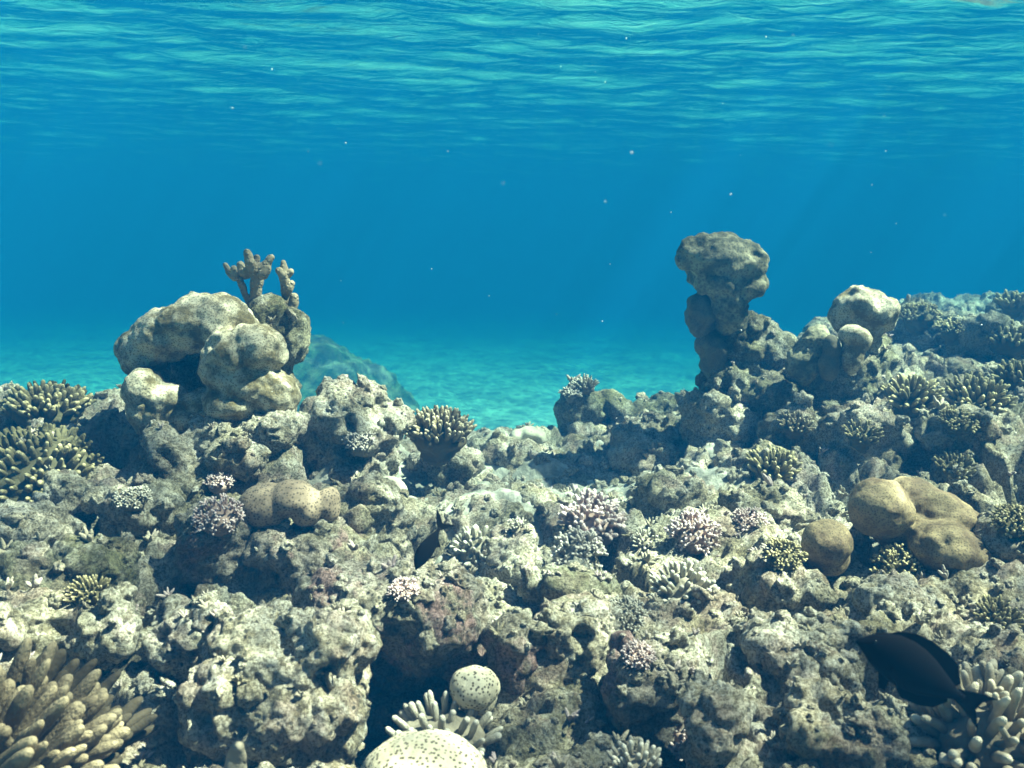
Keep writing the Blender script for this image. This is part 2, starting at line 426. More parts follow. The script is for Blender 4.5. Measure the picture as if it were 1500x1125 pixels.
rock('brown crusted ledge roofing the dark cave', (450,835,705,965), 1.14, ROCKB, ells=[(500,880,.03,60,70,42,(0,.1,0)), (580,878,.0,80,80,42,(0,.12,0)), (650,900,0,62,70,56,(0,.2,0)), (620,925,.02,70,60,50,(0,0,0)), (680,950,.03,34,50,60,(0,.1,0)), (470,930,.06,40,50,70,(0,0,0)), (590,930,.10,120,50,90,(0,0,0))], amt=.6)
rock('smooth pinkish mound right of the brown ledge', (706,885,798,985), 1.10, ROCKB, 1.0, amt=.35, n=4)
rock('white pitted rock right of the smooth pinkish mound', (785,880,895,1000), 1.13, ROCKP, .9)
rock('shaded brown rock below the cream finger coral', (880,935,1015,1060), 1.04, ROCKB, .9)
rock('bright sunlit lumpy rock at the bottom, left of the dark fish', (995,1000,1112,1120), .93, ROCKP, .9)
rock('low grey rubble mound left of the big dark fish', (1090,905,1262,1015), 1.08, ROCKP, .9)
rock('pale ridge rock at the foot of the mushroom pillar', (1000,566,1112,675), 2.2, ROCKP, 1.1)
rock('angular olive slab right of the pale ridge rock', (1118,572,1212,690), 2.05, ROCK, .9, n=5)
rock('shadowed olive rock below the pale mushroom coral', (1200,590,1330,690), 1.98, ROCK, .9)
rock('pale ledge right of the hollow coral head', (885,628,1012,720), 2.25, ROCKP, 1.0)
rock('flat-topped olive ledge below the right finger corals', (1345,602,1452,655), 1.95, ROCK, .9)
rock('jagged grey rock between the pink bush and the round ball coral', (1055,700,1180,800), 1.6, ROCK, .9)
rock('olive mound with nubs left below the round ball coral', (1085,830,1225,915), 1.3, ROCK, .9)
rock('lumpy yellow-lit rock at the right edge beside the big brain coral', (1425,735,1530,865), 1.38, ROCK, .9)
rock('rough shaded rock under the brown pitted brain coral', (375,765,505,865), 1.38, ROCKB, .9)
rock('grey sloping rock in front of the pale ledge', (930,690,1040,765), 1.8, ROCK, 1.0)
rock('lumpy grey rock left of the brown pitted brain coral', (255,735,360,830), 1.36, ROCKB, .9)
rock('low grey rock left of the pink bushy coral', (700,780,800,850), 1.5, ROCK, .9)
rock('dark weedy rock below the grey bushy coral', (770,830,900,900), 1.33, ROCKD, 1.0)
rock('pale low rock in the middle of the valley', (690,640,800,720), 2.3, ROCKP, 1.0)
rock('pale boulder under the thick coral in the lower right corner', (1130,1020,1330,1140), .92, ROCK, .9)
rock('small lit rock in front of the left finger corals', (60,690,150,745), 1.5, ROCK, .9)
rock('craggy rock right of the olive mound', (1235,850,1400,930), 1.2, ROCKP, .9)
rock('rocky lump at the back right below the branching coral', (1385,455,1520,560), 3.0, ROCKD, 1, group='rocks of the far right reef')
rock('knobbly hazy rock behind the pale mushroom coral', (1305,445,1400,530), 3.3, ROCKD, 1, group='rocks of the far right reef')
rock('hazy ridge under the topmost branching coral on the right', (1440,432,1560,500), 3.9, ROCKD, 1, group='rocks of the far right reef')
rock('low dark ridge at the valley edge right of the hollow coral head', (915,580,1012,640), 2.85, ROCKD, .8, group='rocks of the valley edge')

# the hollow coral head: a trunk, a leaning arm and the gap between them
head = rock('dark hollow coral head with a small see-through gap at its foot', (815,570,930,660), 2.75, ROCKD, ells=[
 (852,585,0,32,26,22,(0,.2,0)), (836,605,0,22,24,26,(0,0,0)), (850,635,0,30,30,32,(0,0,0)), (862,600,0,28,26,28,(0,0,0)),
 (895,590,.02,26,22,18,(0,.3,0)), (912,606,.02,20,20,22,(0,.2,0)), (908,634,.03,12,16,18,(0,.4,0)), (862,655,0,50,40,20,(0,0,0)), (915,652,0,26,26,14,(0,0,0))], amt=.45, name='coral_head', cat='coral head')

# the dark overhanging rock behind the left lobes, which carries two branching corals
rock('dark overhanging rock carrying two branching corals', (368,430,448,530), 1.92, ROCKD, ells=[
 (392,462,0,26,28,26,(0,.5,0)), (418,480,0,30,32,30,(0,.6,0)), (424,505,0,22,26,24,(0,.3,0)), (402,520,0,26,30,40,(0,.2,0)), (392,570,0,40,40,40,(0,0,0))], amt=.6)

# the mushroom pillar
rock('green-grey rock carrying the mushroom-shaped pillar', (1050,450,1150,590), 2.25, ROCKD, ells=[
 (1098,480,0,24,28,24,(0,.3,0)), (1085,510,0,34,36,34,(0,0,0)), (1118,520,.02,34,34,40,(0,0,0)), (1080,560,0,50,46,45,(0,0,0)), (1125,575,0,48,46,40,(0,0,0))], amt=.8)
def lobes(label, name, cat, mat, Y, parts, amt=.4, voxel=None, smooth=8, group=None, bumps=.0, bsize=.03, fin_=None):
    fin_ = fin_ if fin_ is not None else (1.7 if bumps else .6)
    e = [(P(a, b, Y+dy), (S(w_, Y), S(d_, Y), S(h_, Y)), er) for a, b, dy, w_, d_, h_, er in parts]
    me = blob(e, voxel or max(.0026, .0026*Y), smooth)
    s = S(parts[0][3], Y)
    displace(me, lambda p: amt*.22*s*fbm(p/(s*.9), 2))
    if bumps:
        def bf(p):
            a, ra = worley(p/bsize+9.5); return bumps*(np.sqrt(np.clip(1-a*a, 0, 1))-.5)*(.4+ra)
        displace(me, bf)
    displace(me, lambda p: fin_*(.006*perlin(p/.045)+.0032*perlin(p/.02)+.0012*perlin(p/.008)))
    loc = rebase(me); o = tag(link(name, me, mat, None, loc), label, cat, group); G.add(o); return o
lobes('mushroom-shaped coral head with ruffled rim on top of the pillar', 'mushroom_coral', 'coral', CAPM, 2.22, [
 (1055,378,0,56,52,34,(0,.12,0)), (1020,372,-.01,26,34,26,(0,0,0)), (1094,385,0,26,34,30,(0,.2,0)), (1050,358,0,42,40,16,(0,.1,0)), (1056,408,0,44,42,28,(0,.1,0)), (1088,412,0,30,32,26,(0,0,0)),
 (1064,440,.0,24,25,32,(0,.1,0)), (1068,468,.0,19,22,26,(0,0,0))], amt=.6, bumps=.016, bsize=.04, group='lobed corals of the right pillar')
lobes('upper dark rounded lobe on the left side of the pillar', 'lobed_coral', 'coral', LOBED, 2.24, [
 (1028,456,0,22,26,30,(0,0,0)), (1030,478,0,18,20,14,(0,0,0))], amt=.3, bumps=.007, bsize=.035, group='lobed corals of the right pillar')
lobes('lower dark rounded lobe on the left side of the pillar', 'lobed_coral', 'coral', LOBED, 2.24, [
 (1045,510,0,24,26,28,(0,0,0)), (1052,532,0,24,26,22,(0,0,0))], amt=.3, bumps=.007, bsize=.035, group='lobed corals of the right pillar')
# the ridge with lobes to the right of the pillar
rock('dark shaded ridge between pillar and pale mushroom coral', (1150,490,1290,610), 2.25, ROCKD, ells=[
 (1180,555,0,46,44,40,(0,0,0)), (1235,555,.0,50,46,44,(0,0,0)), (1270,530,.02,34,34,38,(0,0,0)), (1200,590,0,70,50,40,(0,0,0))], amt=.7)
lobes('olive upright lobe on the dark ridge, nearest the pillar', 'lobed_coral', 'coral', CAPM, 2.12, [(1188,508,0,20,22,32,(0,.45,0)), (1200,494,0,14,16,16,(0,0,0)), (1178,535,0,24,24,28,(0,0,0))], amt=.4, bumps=.006, group='lobes on the dark ridge')
lobes('small brown upright lobe in the middle of the dark ridge', 'lobed_coral', 'coral', LOBED, 2.08, [(1218,508,0,14,16,18,(0,0,0)), (1214,535,0,16,16,24,(0,0,0))], amt=.2, group='lobes on the dark ridge')
lobes('rounded pinkish brown lobe just below the pale mushroom coral', 'lobed_coral', 'coral', LOBE, 2.08, [(1250,492,0,22,24,17,(0,.1,0)), (1262,498,0,14,18,18,(0,0,0)), (1248,520,0,16,18,30,(0,0,0))], amt=.25, group='lobes on the dark ridge')
lobes('pale domed mushroom coral with drooping rim right of the pillar', 'mushroom_coral', 'coral', LOBE, 2.22, [
 (1268,452,0,44,42,28,(0,.05,0)), (1238,462,0,20,28,26,(0,0,0)), (1296,458,0,17,26,28,(0,0,0)), (1262,436,0,30,30,14,(0,0,0)), (1268,480,.01,28,28,28,(0,0,0)), (1272,515,.02,20,22,30,(0,0,0))], amt=.45, bumps=.005, bsize=.07)

# ------------------------------------------------------------------ left lobed corals
gl_ = 'lobed corals of the left cluster'
lobes('big arched tan lobe crowning the left coral cluster', 'lobed_coral', 'coral', LOBE, 1.80, [
 (325,472,0,44,50,38,(0,.3,0)), (282,472,0,50,52,36,(0,-.15,0)), (240,492,0,44,50,36,(0,-.5,0)), (209,516,0,31,44,32,(0,-.3,0)), (305,462,.02,56,48,26,(0,0,0)), (345,490,.04,30,38,44,(0,0,0)), (255,500,.10,50,30,40,(0,0,0))], amt=.25, bumps=.012, bsize=.09, smooth=6, group=gl_)
lobes('knobbly two-lobed tan coral in front of the arched lobe', 'lobed_coral', 'coral', LOBE, 1.72, [
 (375,512,0,40,42,36,(0,.2,0)), (325,535,0,30,36,42,(0,0,0)), (360,555,0,48,44,40,(0,.2,0)), (400,580,0,34,36,34,(0,.2,0)), (330,500,0,16,24,16,(0,0,0)), (345,590,0,50,44,30,(0,0,0)), (352,520,0,44,42,34,(0,0,0))], amt=.25, bumps=.010, bsize=.05, smooth=5, group=gl_)
lobes('low rounded tan lobes under the left end of the arch', 'lobed_coral', 'coral', LOBE, 1.72, [
 (215,570,0,28,34,28,(0,0,0)), (245,582,0,30,34,22,(0,.2,0)), (290,590,0,24,30,20,(0,0,0)), (225,605,0,36,36,30,(0,0,0)), (275,612,0,40,36,24,(0,0,0)), (330,612,0,34,34,18,(0,0,0))], amt=.2, bumps=.008, bsize=.05, smooth=5, group=gl_)

rock('dark filler rock added for the shade in the hollow under the arched lobe', (190,500,365,640), 1.9, ROCKD, .5, group='rocks of the reef')  # filler added behind the arch; its dark material stands in for shade
# ------------------------------------------------------------------ brain corals and balls
lobes('big three-lobed tan brain coral on the right slope', 'brain_coral', 'coral', BRAINR, 1.42, [
 (1290,745,0,46,50,44,(0,0,0)), (1335,728,.05,46,48,30,(0,.1,0)), (1385,755,.03,52,50,34,(0,.35,0)), (1392,806,-.05,60,58,40,(0,.35,0)), (1320,770,.03,50,50,34,(0,0,0)), (1350,790,.03,40,50,40,(0,0,0))], amt=.32, smooth=4, fin_=.9)
lobes('round brown ball coral left of the big three-lobed brain coral', 'ball_coral', 'coral', BRAINR, 1.36, [(1210,796,0,38,38,36,(0,0,0)), (1212,815,.02,34,34,30,(0,0,0))], amt=.3, smooth=2)
lobes('brown pitted brain coral of three joined lobes', 'brain_coral', 'coral', BRAIN, 1.40, [
 (388,742,0,39,40,35,(0,.1,0)), (430,730,.0,36,38,26,(0,.1,0)), (452,744,0,26,32,28,(0,0,0)), (482,740,.01,18,26,28,(0,0,0))], amt=.12, smooth=2)
lobes('pale pin-spotted half disc coral beside the grey boulder', 'disc_coral', 'coral', SPOTP, 1.56, [(572,727,0,27,16,32,(0,-.35,0))], amt=.1, smooth=2)
lobes('white dark-spotted ball coral at the mouth of the dark cave', 'ball_coral', 'coral', SPOT, 1.02, [(696,1006,0,38,38,31,(0,0,0)), (700,1020,.01,32,34,28,(0,0,0))], amt=.3, smooth=2)
lobes('large cream dark-spotted dome coral cut by the bottom edge', 'dome_coral', 'coral', SPOT, .80, [(620,1152,0,104,100,80,(0,0,0))], amt=.16, smooth=2)
lobes('curled pale ring coral at the valley edge', 'ring_coral', 'coral', SPOTP, 2.5, [
 (760,642,0,16,18,14,(0,0,0)), (776,634,0,16,18,9,(0,0,0)), (792,644,0,9,14,15,(0,0,0)), (786,658,0,11,14,9,(0,0,0))], amt=.2, smooth=2)
lobes('small pale dome coral left of the curled ring coral', 'dome_coral', 'coral', SPOTP, 2.5, [(722,645,0,17,18,14,(0,0,0))], amt=.1, smooth=2)

# ------------------------------------------------------------------ branching corals
def capsule_chain(pts, voxel, seed, knob=.0, ks=.1):
    """pts: list of polylines of (x, y, z, radius)"""
    e = []
    for pl in pts:
        for a, b in zip(pl[:-1], pl[1:]):
            n = max(2, int(math.dist(a[:3], b[:3])/(.45*min(a[3], b[3]))))
            for k in range(n+1):
                t = k/n; q = [a[j]+(b[j]-a[j])*t for j in range(4)]; e.append(q)
    iv, jf = ICO[2]; V = [iv*q[3]+np.array(q[:3]) for q in e]; F = [jf+k*len(iv) for k in range(len(e))]
    me = remesh(np.concatenate(V), np.concatenate(F), voxel, 3)
    if knob:
        def kf(p):
            a, ra = worley(p/ks+seed); return knob*(np.sqrt(np.clip(1-a*a, 0, 1))-.5)*(.5+ra)
        displace(me, kf)
    return me
def fingers(kind, n, mat):
    out = []
    for s in range(n):
        g = random.Random(kind+str(s)); bx, by = g.uniform(-.12, .12), g.uniform(-.12, .12)
        if kind == 'finger':
            r = .21; pl = [[(0, 0, 0, r*1.15), (bx*.4, by*.4, .5, r*1.1), (bx, by, 1-r*.7, r*.7)]]
            if g.random() < .45:
                a = g.uniform(0, 6.28); pl.append([(bx*.3, by*.3, .3, r*.8), (math.cos(a)*.26, math.sin(a)*.26, .62, r*.62)])
            me = capsule_chain(pl, .035, s, .03, .13)
        elif kind == 'stub':
            r = .22; pl = [[(0, 0, 0, r), (bx*.5, by*.5, .5, r*1.15), (bx, by, 1-r, r*1.05)]]
            me = capsule_chain(pl, .045, s, .03, .2)
        elif kind == 'thick':
            r = .115; pl = [[(0, 0, 0, r*1.1), (bx, by, .45, r*1.2), (bx*.4, by*1.6, .8, r*1.05), (bx*.2, by*2, 1-r*.8, r*.8)]]
            if g.random() < .5:
                a = g.uniform(0, 6.28); pl.append([(bx, by, .45, r), (math.cos(a)*.25, math.sin(a)*.25, .78, r*.8)])
            me = capsule_chain(pl, .026, s, .007, .12)
        else:                                        # bushy: a short stem that forks into knobbly tips
            pl = [[(0, 0, 0, .12), (bx*.5, by*.5, .5, .12)]]
            k0 = g.uniform(0, 6.28); nk = g.randint(3, 5)
            for k in range(nk):
                a = k0+k*6.283/nk; rr = g.uniform(.2, .36)
                pl.append([(bx*.5, by*.5, .45, .11), (math.cos(a)*rr, math.sin(a)*rr, g.uniform(.75, .98), .10)])
            me = capsule_chain(pl, .035, s, .05, .10)
        me.materials.append(mat); out.append(me)
    return out
KIND = {}
def variants(kind, mat):
    if (kind, mat.name) not in KIND: KIND[(kind, mat.name)] = fingers(kind, 6, mat)
    return KIND[(kind, mat.name)]
def colony(label, px, py, w, h=None, kind='finger', mat=None, n=60, fl=.42, fr=1.0, axis_=(0, 0, 1), spread=85, flat=.62, seed=1, name='finger_coral',
           group='finger corals of the reef', at=None, Y=None, converge=.35):
    """w: width of the colony in photograph pixels; (px, py): where its middle foot meets the reef"""
    mat = mat or TAN; g = random.Random(seed*77+n); vs = variants(kind, mat)
    b = Vector(at) if at is not None else (P(px, py, Y) if Y else G.at(px, py))
    Rt = S(w/2, b.y); ax = Vector(axis_).normalized(); rot = Vector((0, 0, 1)).rotation_difference(ax)
    root = bpy.data.objects.new(name, None); C.objects.link(root); root.location = b; root.empty_display_size = .02
    tag(root, label, 'coral', group)
    L = Rt*fl; rd = Rt-L*.75
    e = [((0, 0, 0), (rd*.85, rd*.85, rd*flat*.85), (0, 0, 0)), ((0, 0, -rd*.4), (rd*.55, rd*.55, rd*.5), (0, 0, 0))]
    me = blob(e, max(rd/14, .003), 3); displace(me, lambda p: rd*.14*fbm(p/(rd*.5)+seed, 3))
    v, _ = get_np(me); set_np(me, v @ np.array(rot.to_matrix()).T)
    link('base', me, mat, root)
    cmax = 1-math.cos(R(spread)); todo = []
    for k in range(n):
        ct = 1-cmax*(k+.5)/n; st = math.sqrt(max(0, 1-ct*ct)); a = k*2.39996+g.uniform(-.25, .25)
        d = Vector((st*math.cos(a), st*math.sin(a), ct))
        p = Vector((d.x*rd, d.y*rd, d.z*rd*flat))*.80
        dr = (d*(1-converge)+Vector((0, 0, 1))*converge+Vector((g.uniform(-.16, .16), g.uniform(-.16, .16), g.uniform(-.1, .1)))).normalized()
        q = rot @ Vector((0, 0, 1)).rotation_difference(dr)
        ll = L*g.uniform(.7, 1.2); rr = L*fr*g.uniform(.8, 1.15)
        todo.append((rot @ p, q @ Quaternion((0, 0, 1), g.uniform(0, 6.28)), (rr, rr, ll), vs[g.randrange(len(vs))]))
    todo.sort(key=lambda t: (b+t[0]+t[1] @ Vector((0, 0, t[2][2]))-CO).length)
    for p, q, s_, me in todo[:100]:
        o = bpy.data.objects.new('branch', me); C.objects.link(o); o.parent = root
        o.location = p; o.rotation_mode = 'QUATERNION'; o.rotation_quaternion = q; o.scale = s_
    if todo[100:]:
        V, F, k = [], [], 0
        for p, q, s_, me in todo[100:]:
            v, _ = get_np(me); V.append((v*np.array(s_)) @ np.array(q.to_matrix()).T+np.array(p))
            F += [[i+k for i in pl.vertices] for pl in me.polygons]; k += len(v)
        rest = mesh_np('branch', np.concatenate(V), np.array(F)); tag(link('branch', rest, mat, root), kind='stuff')
    return root
fc = 'finger corals of the reef'
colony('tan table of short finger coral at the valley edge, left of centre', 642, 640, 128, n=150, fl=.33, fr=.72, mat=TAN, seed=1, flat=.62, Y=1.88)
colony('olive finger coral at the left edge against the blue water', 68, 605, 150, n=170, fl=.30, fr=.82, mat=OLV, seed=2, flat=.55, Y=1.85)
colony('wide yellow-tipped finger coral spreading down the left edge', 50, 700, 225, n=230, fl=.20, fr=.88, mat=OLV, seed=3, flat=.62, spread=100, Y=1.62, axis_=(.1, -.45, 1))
colony('cream stubby finger coral behind the small dark fish', 700, 808, 94, kind='stub', n=56, fl=.36, fr=.80, mat=CRM, seed=4, flat=.9, spread=105, axis_=(0, -.35, 1))
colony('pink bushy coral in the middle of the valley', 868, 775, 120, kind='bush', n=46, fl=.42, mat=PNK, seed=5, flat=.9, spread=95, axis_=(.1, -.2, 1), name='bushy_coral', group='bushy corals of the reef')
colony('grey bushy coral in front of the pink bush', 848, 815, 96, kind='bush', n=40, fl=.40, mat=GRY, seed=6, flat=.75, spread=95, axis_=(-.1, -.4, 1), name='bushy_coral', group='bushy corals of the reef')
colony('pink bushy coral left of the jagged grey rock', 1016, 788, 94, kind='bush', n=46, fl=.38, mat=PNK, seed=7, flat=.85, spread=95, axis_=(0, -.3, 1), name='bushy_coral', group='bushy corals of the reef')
colony('cream finger coral spilling down right of the dark weedy rock', 1000, 870, 122, kind='stub', n=70, fl=.34, fr=.72, mat=CRM, seed=8, flat=.8, spread=105, axis_=(.1, -.5, 1))
colony('olive finger coral cushion below the green-grey pillar rock', 1132, 690, 98, n=66, fl=.42, fr=.72, mat=OLV, seed=9, flat=.55, axis_=(0, -.25, 1))
colony('tan finger coral in the right background, the left of a pair', 1335, 590, 105, n=74, fl=.45, fr=.66, mat=OLV, seed=10, flat=.6, axis_=(0, -.35, 1))
colony('tan finger coral in the right background, the right of a pair', 1430, 592, 112, n=74, fl=.42, fr=.66, mat=OLV, seed=11, flat=.6, axis_=(0, -.3, 1))
colony('finger coral at the right edge above the pair of tan corals', 1490, 560, 90, n=50, fl=.4, fr=.8, mat=OLV, seed=12, flat=.6)
colony('tiny cream finger coral on top of the hollow coral head', 857, 568, 44, n=44, fl=.45, fr=.75, mat=CRM, seed=13, flat=.85, Y=2.72)
colony('ragged grey coral tuft on the left shoulder of the hollow coral head', 836, 580, 38, kind='bush', n=20, fl=.5, mat=GRY, seed=14, flat=.5, Y=2.70, name='bushy_coral', group='bushy corals of the reef')
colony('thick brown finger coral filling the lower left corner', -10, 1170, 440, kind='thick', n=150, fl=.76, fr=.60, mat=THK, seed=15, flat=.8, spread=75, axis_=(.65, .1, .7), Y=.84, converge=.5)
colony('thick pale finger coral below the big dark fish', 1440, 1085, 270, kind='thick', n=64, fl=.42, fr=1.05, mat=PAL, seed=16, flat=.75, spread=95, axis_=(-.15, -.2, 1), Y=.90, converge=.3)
colony('knobbly cream coral row behind the cream dark-spotted dome', 650, 1085, 210, kind='stub', n=44, fl=.30, fr=.75, mat=CRM, seed=17, flat=.45, spread=90, Y=.98)
colony('grey pink bushy coral at the bottom beside the bright sunlit rock', 1005, 1082, 110, kind='bush', n=44, fl=.40, mat=PNK, seed=18, flat=.8, spread=95, axis_=(0, -.3, 1), name='bushy_coral', group='bushy corals of the reef')
colony('pinkish coral tuft left of the brown pitted brain coral', 322, 760, 90, kind='bush', n=44, fl=.32, mat=PNK, seed=19, flat=.7, spread=100, axis_=(0, -.4, 1), name='bushy_coral', group='bushy corals of the reef')
colony('small pink coral tuft above the brown pitted brain coral', 322, 712, 54, kind='bush', n=30, fl=.4, mat=PNK, seed=20, flat=.7, name='bushy_coral', group='bushy corals of the reef')
colony('olive bushy coral under the big three-lobed brain coral', 1315, 835, 90, kind='bush', n=44, fl=.38, mat=OLV, seed=21, flat=.7, axis_=(0, -.4, 1), spread=100, name='bushy_coral', group='bushy corals of the reef')
colony('olive knobbly coral left below the round ball coral', 1148, 820, 76, kind='bush', n=34, fl=.38, mat=OLV, seed=22, flat=.6, axis_=(0, -.4, 1), name='bushy_coral', group='bushy corals of the reef')
colony('small cream coral sprig left of the pink valley bush', 757, 775, 36, kind='bush', n=16, fl=.55, mat=CRM, seed=23, flat=1.0, spread=70, name='bushy_coral', group='bushy corals of the reef')
colony('white knobbly coral below the grey bushy coral', 915, 905, 80, kind='bush', n=36, fl=.38, mat=CRM, seed=24, flat=.5, axis_=(0, -.4, 1), name='bushy_coral', group='bushy corals of the reef')
colony('hazy branching coral topmost at the right edge', 1482, 450, 66, n=30, fl=.55, fr=.8, mat=OLV, seed=25, flat=.4, Y=3.7, group='corals of the far right reef')
colony('hazy bushy coral just right of the pale mushroom coral', 1345, 470, 70, kind='bush', n=34, fl=.4, mat=OLV, seed=26, flat=.7, Y=3.1, name='bushy_coral', group='corals of the far right reef')
colony('hazy bushy coral in the middle of the far right reef', 1400, 490, 66, kind='bush', n=30, fl=.4, mat=OLV, seed=27, flat=.6, Y=3.0, name='bushy_coral', group='corals of the far right reef')
colony('hazy finger coral below the topmost branching coral', 1475, 505, 90, n=50, fl=.35, fr=.7, mat=OLV, seed=28, flat=.7, Y=2.9, group='corals of the far right reef')
colony('small olive finger coral among rocks below the right pair', 1400, 690, 80, n=44, fl=.38, fr=.7, mat=OLV, seed=29, flat=.5, axis_=(0, -.3, 1))
colony('yellow-tipped coral at the right edge beside the lumpy rock', 1485, 770, 80, kind='bush', n=34, fl=.4, mat=OLV, seed=30, flat=.6, axis_=(-.2, -.3, 1), name='bushy_coral', group='bushy corals of the reef')
colony('pale finger coral cut by the bottom edge right of centre', 930, 1125, 110, kind='stub', n=36, fl=.4, fr=.75, mat=CRM, seed=31, flat=.7, Y=.86)

bc = 'bushy corals of the reef'
colony('small olive finger coral on the shadowed rock below the pale mushroom coral', 1262, 640, 70, n=46, fl=.38, fr=.7, mat=OLV, seed=41, flat=.6, axis_=(0, -.3, 1))
colony('low lilac bushy coral on the slope left of the round ball coral', 1098, 768, 64, kind='bush', n=36, fl=.4, mat=PNK, seed=42, flat=.6, axis_=(0, -.3, 1), name='bushy_coral', group=bc)
colony('small cream coral clump between the two pink bushes', 945, 796, 54, kind='stub', n=34, fl=.4, fr=.75, mat=CRM, seed=43, flat=.7, axis_=(0, -.3, 1))
colony('small pink coral tuft on top of the brown crusted ledge', 592, 868, 58, kind='bush', n=34, fl=.4, mat=PNK, seed=44, flat=.5, axis_=(0, -.3, 1), name='bushy_coral', group=bc)
colony('olive coral cushion at the right edge above the thick pale finger coral', 1462, 905, 90, n=60, fl=.36, fr=.75, mat=OLV, seed=45, flat=.5, axis_=(-.1, -.3, 1))
colony('small grey bushy coral on the pale knobbly rock pile', 528, 652, 58, kind='bush', n=34, fl=.4, mat=GRY, seed=46, flat=.6, axis_=(0, -.3, 1), name='bushy_coral', group=bc)
colony('lilac coral tuft on the shaded brown rock right of the cave', 935, 965, 66, kind='bush', n=36, fl=.4, mat=PNK, seed=47, flat=.6, axis_=(0, -.4, 1), name='bushy_coral', group=bc)
colony('small olive bushy coral on the flat-topped ledge', 1402, 622, 70, kind='bush', n=36, fl=.4, mat=OLV, seed=48, flat=.5, axis_=(0, -.3, 1), name='bushy_coral', group=bc)
colony('cream coral tuft on the speckled grey rock at left', 196, 735, 64, kind='bush', n=36, fl=.38, mat=CRM, seed=49, flat=.6, axis_=(0, -.3, 1), name='bushy_coral', group=bc)
colony('olive finger coral cushion on the pale slab above the lower left corner', 130, 870, 80, n=56, fl=.36, fr=.75, mat=OLV, seed=50, flat=.5, axis_=(0, -.3, 1))
colony('grey finger coral clump on the angular slab right of the ridge rock', 1165, 625, 66, n=46, fl=.4, fr=.7, mat=TAN, seed=51, flat=.5, axis_=(0, -.3, 1))
# the two branching corals on the dark overhanging rock
def staghorn(label, Y, lines, seed):
    pl = []
    for ln in lines:
        pl.append([(*P(a, b, Y+dy), S(r_*.78, Y)) for a, b, dy, r_ in ln])
    e = []
    root = P(lines[0][0][0], lines[0][0][1], Y); em = bpy.data.objects.new('staghorn_coral', None); C.objects.link(em)
    em.location = root; em.empty_display_size = .02; tag(em, label, 'coral', 'branching corals on the dark overhanging rock')
    for k, ln in enumerate(pl):
        loc = [(a-root.x, b-root.y, c-root.z, r_) for a, b, c, r_ in ln]
        me = capsule_chain([loc], .0022, seed+k, .005, .016)
        link('stem' if k == 0 else 'branch', me, STAG, em)
m = M('brown staghorn coral'); co = m.n('TexCoord').outputs['Object']
vd = m.vor(co, 130); col = m.mix(m.ramp(m.noise(co, 25, 4), [(.4, 0.), (.62, 1.)]), (.19, .15, .09), (.33, .27, .18))
col = m.mix(m.ramp(vd, [(.1, .6), (.35, 0.)]), col, (.42, .35, .26)); STAG = m.fin(col, m.bump(m.ramp(vd, [(0., 1.), (.5, 0.)]), .8, .003))
staghorn('brown staghorn coral with five upright tips, the left of two', 1.92, [
 [(372,440,0,9),(375,425,0,10),(376,408,0,11),(374,395,0,13)],
 [(374,398,0,11),(366,384,-.02,9),(361,369,-.02,5)], [(380,395,0,11),(390,388,0,8),(396,378,0,6)], [(372,396,0,11),(356,398,0,9),(352,388,0,5)],
 [(362,402,.01,8),(344,406,.01,7),(336,398,.01,6),(330,388,.01,4)], [(374,390,.02,10),(376,378,.02,5)], [(366,440,0,7),(358,428,0,6),(352,412,0,5),(348,404,0,5)], [(386,402,-.02,9),(392,394,-.02,6)], [(344,406,-.01,7),(342,393,-.01,5)]], 3)
staghorn('brown staghorn stick with knobbly top, the right of two', 1.94, [
 [(420,462,0,9),(420,440,0,8),(418,415,0,8),(416,400,0,9),(415,384,0,4)], [(416,404,0,8),(408,396,-.01,5)], [(418,405,0,7),(426,398,0,5)],
 [(424,455,0,8),(430,444,0,8),(431,434,0,7)], [(422,425,-.01,7),(427,415,-.01,5)]], 9)
o = capsule_chain([[(*P(343,1140,.84), .014), (*P(346,1112,.84), .0105), (*P(348,1096,.84), .007)]], .002, 3, .002, .012)
loc = rebase(o); tag(link('finger_coral', o, CRM, None, loc), 'single pale finger of coral sticking up at the bottom edge', 'coral')

# ------------------------------------------------------------------ far mound and patch rocks on the sand
def far_rock(label, c, r, mat, seed):
    me = blob([(c, r, (0, 0, 0))]+[((c[0]+r[0]*a, c[1]-.3*r[1], c[2]+r[2]*b), (r[0]*q, r[1]*q, r[2]*q), (0, 0, 0)) for a, b, q in ((-.35, .55, .35), (.3, .6, .3), (.55, .3, .35), (.75, -.05, .35), (-.05, .75, .28))], .035, 4)
    displace(me, lambda p: .10*fbm(p/.5+seed, 4)+.05*(np.abs(perlin(p/.16))-.3)+.03*perlin(p/.07))
    loc = rebase(me); tag(link('reef_mound', me, mat, None, loc), label, 'reef mound', 'mounds on the sand beyond the reef')
far_rock('large green hazy coral mound on the sand behind the left cluster', (-2.25, 8.8, -1.1), (1.65, 1.3, 1.9), GREEN, 3)
far_rock('low hazy patch of coral on the sand in the gap of the valley', (.05, 11.5, -1.10), (.6, .5, .22), ROCKD, 8)
far_rock('small hazy lump on the sand left of the valley gap', (-.75, 13.0, -1.3), (.35, .3, .3), ROCKD, 12)
0 and far_rock('faint lump on the sand far behind the green mound', (-2.5, 19.5, .1), (.7, .5, .5), ROCKD, 21)

